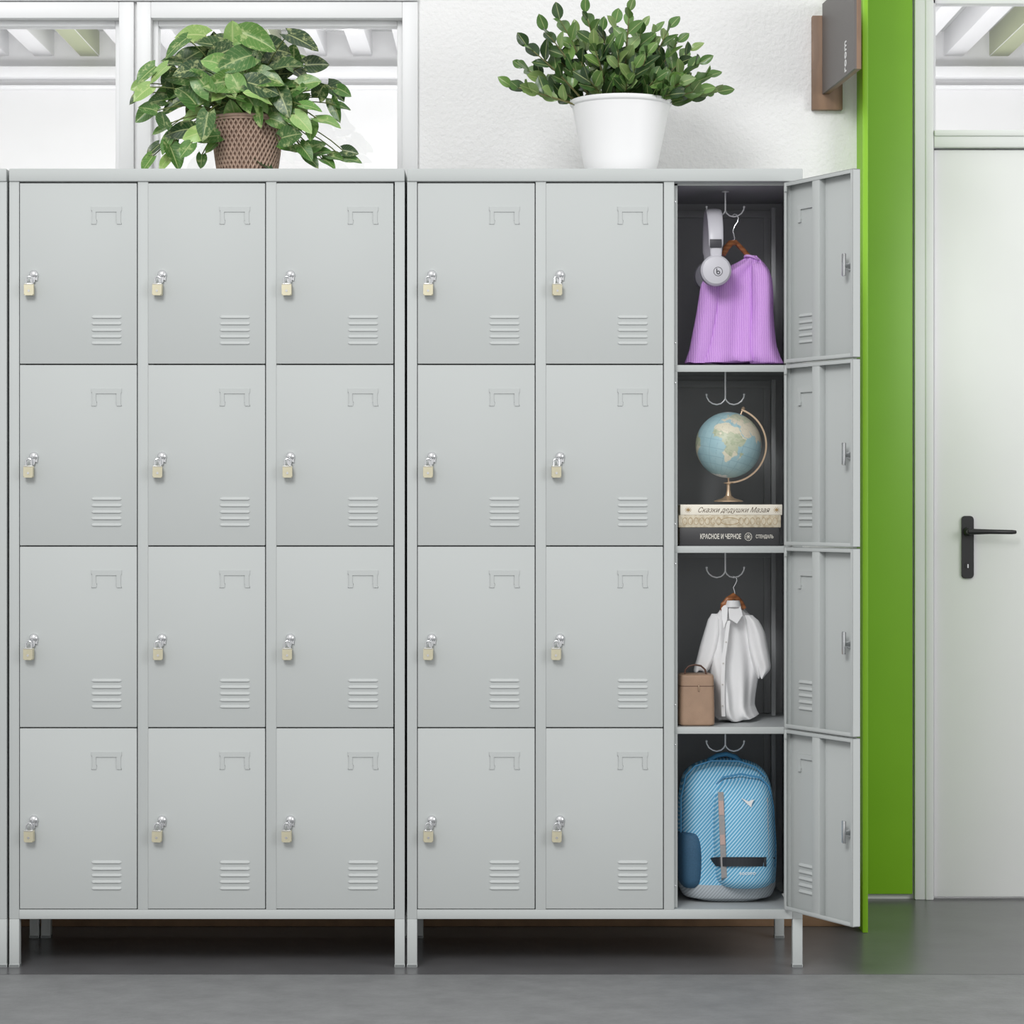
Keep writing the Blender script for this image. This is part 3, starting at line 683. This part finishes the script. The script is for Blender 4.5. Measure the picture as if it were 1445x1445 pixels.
def srings(rows,dep,n=3.0,N=72,sub=4):
    out=[]
    m_=len(rows)
    for i in range(m_-1):
        p0=rows[max(i-1,0)];p1=rows[i];p2=rows[i+1];p3=rows[min(i+2,m_-1)]
        for k in range(sub):
            t=k/sub; out.append([0.5*((2*p1[j])+(-p0[j]+p2[j])*t+(2*p0[j]-5*p1[j]+4*p2[j]-p3[j])*t*t+(-p0[j]+3*p1[j]-3*p2[j]+p3[j])*t**3) for j in range(5)])
    out.append(list(rows[-1]))
    rings=[]
    for py,l,r_,b,yo in out:
        A=P(l,py,dep);B=P(r_,py,dep); cx=(A.x+B.x)/2; a=abs(B.x-A.x)/2; ring=[]
        for k in range(N):
            q=2*math.pi*k/N; c_=math.cos(q); s_=math.sin(q)
            ring.append((cx+a*math.copysign(abs(c_)**(2/n),c_),dep+yo+b*math.copysign(abs(s_)**(2/n),s_),A.z))
        rings.append(ring)
    return rings

# ================= VANITY CASE =================
zs3=fz(rowtop[3])-0.001
bgd=0.085
pb=HY+(H-zs3)*S*D/(D+bgd)-0.1
bag=top('vanity_case',Vector((P(982,0,bgd).x,bgd,zs3)),'small tan leather vanity case with dark carrying strap','bag')
mb=MB(); mb.loft(srings([(950.5,961,1002,0.034,0),(951.5,958.5,1004.5,0.038,0),(954,957.5,1006,0.040,0),(972,957,1006.5,0.041,0),(1000,956.5,1007,0.042,0),(pb-4,956.5,1007,0.042,0),(pb-1.5,957.5,1006,0.040,0),(pb,960,1003,0.036,0)],bgd,7.0,N=96))
part(mb,'case_body',['leather'],(P(982,0,bgd).x,bgd,zs3),bag,ang=60)
mb=MB(); 
mb.loft(srings([(966,956.8,1006.7,0.0412,0),(966.8,956.8,1006.7,0.0412,0)],bgd,7.0,sub=1,N=96),0)
q=P(986,967,bgd-0.042); mb.box(q.x-0.0013,q.x+0.0013,q.y-0.002,q.y+0.001,q.z-0.014,q.z+0.001,1,0.0006)
part(mb,'zip',['leatherd','gold'],q,bag,label='dark zip with gold puller')
for dd in (-0.018,0.018):
    mb=MB()
    mb.tube([P(x_,y_,bgd+dd) for x_,y_ in ((966,954),(967,945),(972,940),(980,938),(989,939.5),(995,945),(997,954))],0.0022,10,0)
    part(mb,'carrying_strap',['leatherd'],P(980,945,bgd+dd),bag,label='dark brown strap')

# ================= BACKPACK =================
zf=fz(1283)-0.001
bpd=0.17
bk=top('backpack',Vector((P(1026,0,bpd).x,bpd,zf)),'light blue striped backpack with navy side pocket and grey base','backpack')
pyb=HY+(H-zf)*S*D/(D+bpd)-0.3
rows=[(1071,1010,1038,0.016,0.02),(1073.5,996,1054,0.034,0.02),(1080,979,1070,0.052,0.015),(1091,966,1081,0.068,0.01),(1112,959,1088,0.08,0),(1150,956.5,1092,0.085,0),(1200,956,1095,0.088,0),(1242,957,1093,0.088,0)]
mb=MB(); mb.loft(srings(rows,bpd,3.0),0)
part(mb,'main_compartment',['pack'],(P(1026,0,bpd).x,bpd,P(0,1160,bpd).z),bk,ang=70)
rows=[(1241,956.5,1093.5,0.0885,0),(1250,958,1092,0.088,0),(1260,963,1087,0.083,0),(pyb-4,972,1079,0.074,0),(pyb,986,1068,0.062,0)]
mb=MB(); mb.loft(srings(rows,bpd,3.0),0)
part(mb,'base_panel',['packgrey'],(P(1026,0,bpd).x,bpd,P(0,1250,bpd).z),bk,ang=70,label='solid grey base')
pd=0.115
rows=[(1094,1034,1062,0.012,0.035),(1098,1019,1075,0.032,0.026),(1108,1009,1084,0.052,0.012),(1130,1004,1089.5,0.066,0.003),(1170,1003,1092,0.074,0),(1205,1004,1093,0.076,0),(1222,1006,1092,0.076,0)]
mb=MB(); mb.loft(srings(rows,pd,2.5),0); part(mb,'front_pocket',['pack'],(P(1048,0,pd).x,pd,P(0,1160,pd).z),bk,ang=70)
rows=[(1221.5,1005.5,1092.5,0.0765,0),(1238,1008,1091,0.074,0),(1247,1016,1085,0.066,0.004),(1250,1026,1076,0.056,0.01)]
mb=MB(); mb.loft(srings(rows,pd,2.5),0); part(mb,'pocket_base',['pack'],(P(1048,0,pd).x,pd,P(0,1240,pd).z),bk,ang=70)
mb=MB()
pp=[(1004,1225),(1002.5,1190),(1003,1140),(1008,1110),(1020,1097),(1045,1092),(1072,1097),(1085,1109),(1091,1138),(1094,1190),(1093,1225)]
mb.tube([P(x_,y_,0.1) for x_,y_ in pp],0.0022,8,0)
part(mb,'piping',['bluetrim'],P(1040,1150,0.1),bk,label='darker blue zip piping')
mb=MB()
pp=[(961,1180),(961,1125),(968,1094),(981,1081),(1004,1073.5),(1042,1074),(1066,1082),(1080,1096)]
mb.tube([P(x_,y_,0.118) for x_,y_ in pp],0.0018,8,0)
part(mb,'piping',['bluetrim'],P(1020,1100,0.118),bk,label='darker blue zip piping')
mb=MB(); mb.tube([P(998,1082,0.17),P(1001,1072,0.17),P(1012,1066,0.17),P(1025,1064,0.17),P(1038,1068,0.17),P(1046,1076,0.17),P(1049,1086,0.17)],0.0055,12,0,flat=1.6); part(mb,'top_handle',['bluetrim'],P(1024,1075,0.17),bk,label='dark blue carrying handle')
rows=[(1172,962,982,0.044,0.006),(1175,957,989,0.052,0.003),(1190,955,992,0.058,0),(1215,955,993,0.060,0),(1240,957,990,0.058,0),(1249,963,984,0.05,0.004)]
mb=MB(); mb.loft(srings(rows,0.138,2.8),0); part(mb,'side_pocket',['navy'],P(972,1210,0.138),bk,ang=70,label='navy mesh side pocket')
def strap(mb,pts,w,th,m=0):
    R_=[]
    for i in range(len(pts)):
        a=P(*pts[max(i-1,0)]);b=P(*pts[min(i+1,len(pts)-1)]); t=(b-a).normalized(); s_=t.cross(Vector((0,-1,0))).normalized(); n_=t.cross(s_).normalized(); c_=P(*pts[i])
        R_.append([c_+s_*w/2+n_*th,c_-s_*w/2+n_*th,c_-s_*w/2-n_*th,c_+s_*w/2-n_*th])
    mb.loft(R_,m)
fp=[(1094,1034,1062,0.012,0.035),(1098,1019,1075,0.032,0.026),(1108,1009,1084,0.052,0.012),(1130,1004,1089.5,0.066,0.003),(1170,1003,1092,0.074,0),(1205,1004,1093,0.076,0),(1238,1008,1091,0.074,0),(1250,1026,1076,0.056,0.01)]
def onf(x_,y_,off=0.001):
    for a,b in zip(fp[:-1],fp[1:]):
        if a[0]<=y_<=b[0]:
            f=(y_-a[0])/(b[0]-a[0]); l,r_,bb,yo=[a[j]+(b[j]-a[j])*f for j in (1,2,3,4)]
            u=min(0.98,abs((x_-(l+r_)/2)/((r_-l)/2)))
            return (x_,y_,pd+yo-bb*(1-u**2.5)**(1/2.5)-off)
def bstrap(pts,w,label,mk='greyweb'):
    mb=MB(); strap(mb,pts,U(w),0.0012); part(mb,'compression_strap',[mk],P(*pts[len(pts)//2]),bk,label=label)
bstrap([onf(1017+ (y_-1118)*0.04,y_,0.003) for y_ in (1118,1126,1136,1150,1170,1190,1210,1225,1238,1244)],8,'grey vertical strap')
bstrap([onf(1082+(y_-1140)*0.02,y_,0.003) for y_ in (1126,1145,1165,1185,1205,1222)],3.5,'thin grey strap')
for ya_,yb_ in ((1130,1150),(1178,1192)):
    mb=MB(); pts=[onf(1017+(y_-1118)*0.04,y_,0.0046) for y_ in (ya_,(ya_+yb_)/2,yb_)]; strap(mb,pts,U(7),0.0008); part(mb,'strap_tab',['pinkweb'],P(*pts[1]),bk,label='pinkish grey strap patch')
mb=MB(); strap(mb,[onf(x_,1216,0.0045) for x_ in (1006,1008,1012,1020,1032,1048,1062,1075,1084,1089,1091)],U(13),0.0014)
for k in (1017,1079): 
    d_=onf(k,1216)[2]-0.004; c_=P(k,1216,d_); mb.box(c_.x-0.004,c_.x+0.004,d_-0.002,d_+0.003,c_.z-0.011,c_.z+0.011,0,0.0012)
part(mb,'cross_strap',['blackweb'],P(1048,1216,0.035),bk,label='black webbing strap')
mb=MB()
def flat(pts,d_): return [ (P(x_,y_,d_).x,P(x_,y_,d_).z) for x_,y_ in pts]
ds=onf(1055,1132)[2]
mb.prism(flat([(1046,1126),(1056,1131),(1064,1128),(1061,1134),(1060,1139),(1055,1135)],ds),ds-0.0025,ds+0.002,0)
part(mb,'logo_mark',['white'],P(1055,1132,ds),bk,label='small white bird-like mark')
text('logo_lettering','socoro',0.0125,P(1055,1232,onf(1055,1232)[2]-0.001),bk,'white',width=U(23),extr=0.0012)

# ================= WALL SIGN =================
sg=top('wall_sign',P(1168,88,WD-0.01),'dark grey projecting sign on a brown wooden wall plate','sign')
a=P(1146,155,WD-0.02); b_=P(1189,22,WD-0.02)
mb=MB(); mb.box(a.x,b_.x,WD-0.022,WD-0.001,a.z,b_.z,0,0.002); part(mb,'wall_plate',['woodsign'],P(1168,88,WD-0.01),sg,label='brown wooden backing plate')
A=P(1162,133,WD-0.022); B_=P(1207,97,0.19)
zh=P(1175,25,0.4).z+0.06
mb=MB()
dirv=Vector((B_.x-A.x,B_.y-A.y,0)); nv=Vector((-dirv.y,dirv.x,0)).normalized()*-1
def quad(o0,o1,m_):
    v=[]
    for base,zl in ((Vector((A.x,A.y,0)),A.z),(Vector((B_.x,B_.y,0)),B_.z)):
        for off in (o0,o1):
            for z in (zl,zh): v.append(mb.bm.verts.new(base+nv*off+Vector((0,0,z))))
    for q_ in [(0,1,3,2),(4,6,7,5),(0,4,5,1),(2,3,7,6),(0,2,6,4),(1,5,7,3)]:
        f=mb.bm.faces.new([v[i] for i in q_]); f.material_index=m_
quad(-0.003,0.003,0); quad(-0.014,-0.003,1)
part(mb,'sign_panel',['signgrey','woodsign'],P(1185,80,0.35),sg,False)
cpos=Vector((A.x,A.y,0))+dirv*0.74; cpos.z=A.z+(B_.z-A.z)*0.74+0.045
tme=text('sign_lettering','room',0.034,cpos+nv*(0.0035),sg,'faint',extr=0.0006,offset=0.0004)
xa=dirv.normalized()
X_=Vector((0,0,1)); Y_=-xa; Z_=X_.cross(Y_)
if Z_.dot(nv)<0: Y_=xa; Z_=X_.cross(Y_)
tme.rotation_euler=Matrix((X_,Y_,Z_)).transposed().to_euler()

# ================= PLANTS =================
ztop_c=fz(238)
class Leaf:
    def __init__(s):
        s.bm=bmesh.new(); s.uv=s.bm.loops.layers.uv.new('UVMap'); s.cl=s.bm.loops.layers.float_color.new('Col')
    def leaf(s,base,d,n,L,W,kind,fold,droop,col,rows=8,cols=6):
        d=d.normalized(); n=(n-d*n.dot(d)).normalized(); side=d.cross(n)
        g=[]
        for i in range(rows+1):
            t=i/rows; r=[]
            if kind=='heart': w=min(1.0,((t+0.05)**0.45)*((1-t)**0.8)*2.1) if t<1 else 0
            else: w=math.sin(math.pi*t**0.9)**0.75 if 0<t<1 else 0
            for j in range(cols+1):
                u=-1+2*j/cols
                al=t*L
                if kind=='heart': al-=L*0.2*(abs(u)**1.3)*(1-t)**4
                wav=0.05*L*math.sin(t*9+u*2)*abs(u)
                p=base+d*al+side*(u*w*W/2)+n*(fold*abs(u)*w*W/2+wav*0.5)-Vector((0,0,1))*(droop*t*t*L)
                if p.z<ztop_c+0.002 and p.y>-0.01: p.z=ztop_c+0.002
                r.append((s.bm.verts.new(p),u,t))
            g.append(r)
        for i in range(rows):
            for j in range(cols):
                q=[g[i][j],g[i][j+1],g[i+1][j+1],g[i+1][j]]
                f=s.bm.faces.new([k[0] for k in q])
                f.smooth=True
                for l,k in zip(f.loops,q):
                    l[s.uv].uv=(k[1],k[2]); l[s.cl]=col
    def mesh(s,name,mk,origin):
        for v in s.bm.verts: v.co-=Vector(origin)
        me=bpy.data.meshes.new(name); s.bm.to_mesh(me); s.bm.free(); me.materials.append(M[mk]); return me
def jit(c,k):
    f=1+random.uniform(-k,k); return (c[0]*f,c[1]*f,c[2]*f*random.uniform(0.8,1.1),1)
pdp=0.2
pc=P(349,0,pdp); p1=top('potted_plant',Vector((pc.x,pdp,ztop_c)),'variegated trailing pothos in a woven brown basket pot','plant')
mb=MB(); ph=P(0,168,pdp).z-ztop_c
def prad(f): return U(39,pdp)+(U(51,pdp)-U(39,pdp))*f**0.8
rings=[]
for i in range(13):
    f=i/12; rings.append([(pc.x+(prad(f)-0.0015)*math.cos(2*math.pi*k/60),pdp+(prad(f)-0.0015)*math.sin(2*math.pi*k/60),ztop_c+ph*f*0.99) for k in range(60)])
for f in (0.985,0.9):
    rings.append([(pc.x+U(45,pdp)*math.cos(2*math.pi*k/60),pdp+U(45,pdp)*math.sin(2*math.pi*k/60),ztop_c+ph*f) for k in range(60)])
mb.loft(rings,1,True,False)
NS=44
for sgn in (-1,1):
    for s_ in range(NS):
        pts=[]
        for i in range(19):
            f=i/18; a_=2*math.pi*s_/NS+sgn*f*1.0
            rd=prad(f)+0.0004+0.0006*sgn
            pts.append((pc.x+rd*math.cos(a_),pdp+rd*math.sin(a_),ztop_c+0.002+(ph-0.004)*f))
        mb.tube(pts,0.0023,6,0)
for f,rr3 in ((0.02,0.003),(0.975,0.0042),(0.93,0.003)):
    mb.tube([(pc.x+(prad(f)+0.002)*math.cos(2*math.pi*k/60),pdp+(prad(f)+0.002)*math.sin(2*math.pi*k/60),ztop_c+ph*f+0.001) for k in range(60)],rr3,8,0,closed=True)
part(mb,'basket_pot',['rattan','rattand'],(pc.x,pdp,ztop_c),p1,ang=60,label='woven brown rattan pot')
mb=MB(); mb.lathe([(0.001,0.004),(U(25),0.003),(U(44.5),0)],(pc.x,pdp,ztop_c+ph*0.9),30,0); part(mb,'soil',['soil'],(pc.x,pdp,ztop_c+ph*0.9),p1)
anch=[(268,46),(296,62),(328,44),(366,54),(398,82),(428,58),(330,84),(248,64),(224,102),(242,86),(285,98),(312,112),(350,92),(380,108),(420,100),(454,122),(474,130),(474,152),(440,150),(400,140),(360,128),(330,135),(300,138),(262,128),(206,104),(200,130),(208,152),(230,162),(245,146),(272,162),(252,182),(236,200),(262,212),(292,192),(246,222),(302,166),(414,166),(438,182),(446,202),(432,214),(464,170),(384,154),(330,156),(352,148),(310,150),(282,142),(400,120),(438,116),(345,70),(300,84),(272,76),(376,82),(412,190),(428,172),(272,190),(255,105),(330,108),(295,120),(365,142),(390,68),(350,112),(448,90),(408,92),(282,110),(318,128),(344,126),(372,122),(392,104),(416,126),(428,140),(244,118),(230,132),(266,96),(318,70),(408,154),(396,170),(290,176),(366,160)]
lf=Leaf(); ms=MB()
org=Vector((pc.x,pdp,ztop_c+ph*0.92))
cols=[C(66,106,50),C(88,130,60),C(48,82,38),C(112,152,80),C(38,68,34),C(76,118,54),C(140,174,100)]
def put(ax,ay,dd,Lp,dark=1.0,spread=1.5):
    mid_=P(ax,ay,dd)
    th=math.atan2(-(ay-165),(ax-345))+random.uniform(-spread,spread)
    d=Vector((math.cos(th),random.uniform(-.6,.2),math.sin(th)*0.9-0.2)).normalized()
    n=Vector((random.uniform(-.6,.6),-1.0,random.uniform(-0.1,1.2)))
    L=U(Lp,dd); base=mid_-d*L*0.5
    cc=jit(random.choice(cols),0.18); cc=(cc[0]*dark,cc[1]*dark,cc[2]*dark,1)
    lf.leaf(base,d,n,L,L*random.uniform(0.66,0.84),'heart',random.uniform(0.1,0.45),random.uniform(0.0,0.35),cc)
    mid=(org+base)/2+Vector((0,0,0.05 if ay<170 else 0.07))
    r0=org+Vector((random.uniform(-.04,.04),random.uniform(-.04,.04),0))
    ms.tube([r0*(1-t)**2+mid*2*t*(1-t)+base*t*t for t in [k/8 for k in range(9)]],[0.002]*5+[0.0015]*4,6,0)
for ax,ay in anch:
    big=250<ax<430 and ay<130
    put(ax,ay,pdp-0.11+random.uniform(-0.04,0.08),random.uniform(40,54) if big else random.uniform(28,40))
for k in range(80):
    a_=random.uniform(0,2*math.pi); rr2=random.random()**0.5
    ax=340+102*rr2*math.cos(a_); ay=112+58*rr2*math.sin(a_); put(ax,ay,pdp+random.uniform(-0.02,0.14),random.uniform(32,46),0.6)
for ax,ay in [(194,122),(193,138),(203,160),(228,182),(495,214),(464,228),(486,128),(484,150),(243,208),(456,214),(220,142),(208,231),(232,228),(284,228),(374,229),(474,222),(440,226),(216,212),(498,224),(298,208),(408,206)]:
    put(ax,ay,pdp-0.05,random.uniform(22,32),1.0,0.8)
me=lf.mesh('foliage','leafA',org); f_=obj('foliage',me,org,p1); f_['label']='heart-shaped green leaves with pale marbling'
part(ms,'stems',['stem'],org,p1)

pc=P(876,0,pdp); p2=top('potted_plant',Vector((pc.x,pdp,ztop_c)),'dense dark green leafy shrub in a white tapered pot','plant')
ph=P(0,143,pdp).z-ztop_c
mb=MB(); rt=U(72,pdp); rb=U(48,pdp)
prof=[(rb*0.96,0),(rb,0.003)]+[(rb+(rt*0.955-rb)*f,ph*f*0.93) for f in (0.25,0.5,0.75,1)]+[(rt*0.985,ph*0.94),(rt,ph*0.955),(rt,ph*0.995),(rt*0.985,ph),(rt*0.94,ph),(rt*0.93,ph*0.97),(rt*0.88,ph*0.85)]
mb.lathe(prof,(pc.x,pdp,ztop_c),72,0,cap1=False); part(mb,'flower_pot',['potw'],(pc.x,pdp,ztop_c),p2,label='white tapered pot with rolled rim')
mb=MB(); mb.lathe([(0.001,0.004),(rt*0.89,0)],(pc.x,pdp,ztop_c+ph*0.88),40,0); part(mb,'soil',['soil'],(pc.x,pdp,ztop_c+ph*0.88),p2)
lf=Leaf(); ms=MB(); org=Vector((pc.x,pdp,ztop_c+ph*0.9))
tips=[(722,122),(738,96),(744,66),(770,44),(790,28),(814,50),(826,18),(850,44),(868,34),(888,16),(906,40),(924,46),(944,40),(956,60),(974,72),(986,90),(998,108),(1012,130),(984,128),(754,130),(780,76),(838,66),(914,76),(942,94),(872,70),(804,96),(896,96),(958,118),(790,124),(944,134),(855,92),(925,112),(830,112),(885,118)]
gcols=[C(60,92,46),C(78,112,56),C(44,70,38),C(100,132,72),C(128,154,96),C(54,84,42)]
def stem(tp,dd,nl,dark=1.0):
    tip=P(tp[0],tp[1],dd); r0=org+Vector(((tip.x-org.x)*0.35,(tip.y-org.y)*0.3,0))
    c1=r0+Vector(((tip.x-r0.x)*0.45,(tip.y-r0.y)*0.4,max(0.02,(tip.z-r0.z)*0.6)))
    pts=[r0*(1-t)**2+c1*2*t*(1-t)+tip*t*t for t in [k/12 for k in range(13)]]
    ms.tube(pts,[0.0028*(1-0.6*k/12) for k in range(13)],6,0)
    for k in range(nl):
        t=0.28+0.72*k/(nl-1); i=min(11,int(t*12)); f=t*12-i
        p=pts[i].lerp(pts[i+1],f)
        tg=(pts[min(i+1,12)]-pts[i]).normalized()
        ang=k*2.4+random.uniform(-.4,.4)
        rad=Vector((math.cos(ang),math.sin(ang)*0.9,0.25)); rad=(rad-tg*rad.dot(tg)*0.7).normalized()
        d=(tg*(0.9 if k<nl-1 else 3)+rad*1.0+Vector((0,0,0.1))).normalized()
        n=(tg*0.5-rad*0.3+Vector((0,-1.1,0.2))+Vector((random.uniform(-.5,.5),random.uniform(-.3,.3),random.uniform(-.3,.3))))
        Lp=random.uniform(27,36)*(0.78 if t>0.9 else 1)
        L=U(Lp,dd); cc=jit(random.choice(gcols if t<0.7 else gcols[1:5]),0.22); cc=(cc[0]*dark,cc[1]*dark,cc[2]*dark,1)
        lf.leaf(p,d,n,L,L*random.uniform(0.52,0.62),'ell',random.uniform(0.15,0.45),random.uniform(0,0.12),cc,7,4)
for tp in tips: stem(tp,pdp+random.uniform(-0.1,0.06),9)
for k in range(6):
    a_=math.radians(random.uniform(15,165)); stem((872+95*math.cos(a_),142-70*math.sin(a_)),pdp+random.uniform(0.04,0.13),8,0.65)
me=lf.mesh('foliage','leafB',org); f_=obj('foliage',me,org,p2); f_['label']='glossy dark green oval leaves'
part(ms,'stems',['stemb'],org,p2)

# ================= LIGHT & CAMERA =================
w=bpy.data.worlds.new('World'); sc.world=w; w.use_nodes=True
bg=w.node_tree.nodes['Background']; bg.inputs[0].default_value=(1.0,0.998,0.99,1); bg.inputs[1].default_value=0.8
def area(name,loc,target,size,power,col=(1,1,1),sy=None):
    l=bpy.data.lights.new(name,'AREA'); l.energy=power; l.size=size; l.color=col
    if sy: l.shape='RECTANGLE'; l.size_y=sy
    o=bpy.data.objects.new(name,l); COL.objects.link(o); o.location=loc
    o.rotation_euler=(Vector(target)-Vector(loc)).to_track_quat('-Z','Y').to_euler(); return o
area('front_key_fill',(-1.5,-4.8,4.2),(0.0,0,1.0),1.8,165)  # added frontal key to brighten the lockers, not a real ceiling fitting
area('side_fill',(3.7,-3.0,2.0),(1.5,1.0,1.0),1.6,50)  # added fill, lifts the right wall and recess
area('down_fill_beyond',(0,3.0,2.9),(0,3.0,0),5,40,sy=2)  # unseen area light added to brighten the room beyond
area('up_fill_beyond',(0,3.2,0.6),(0,3.3,3),7,90,sy=2.5)  # added below to lift the dark underside of the slatted ceiling
area('far_wall_fill',(0,1.5,1.0),(0,5.2,1.9),7,110,sy=0.9)  # hidden below the windows, added to brighten the far wall
cam=bpy.data.cameras.new('Camera'); co=bpy.data.objects.new('Camera',cam); COL.objects.link(co)
co.location=(0,-D,H); co.rotation_euler=(math.pi/2,0,0); cam.sensor_width=36; cam.lens=36*D*S/1445; cam.shift_y=-7.5/1445; cam.clip_end=50
sc.camera=co
sc.view_settings.view_transform='Standard'; sc.view_settings.look='None'; sc.view_settings.exposure=0
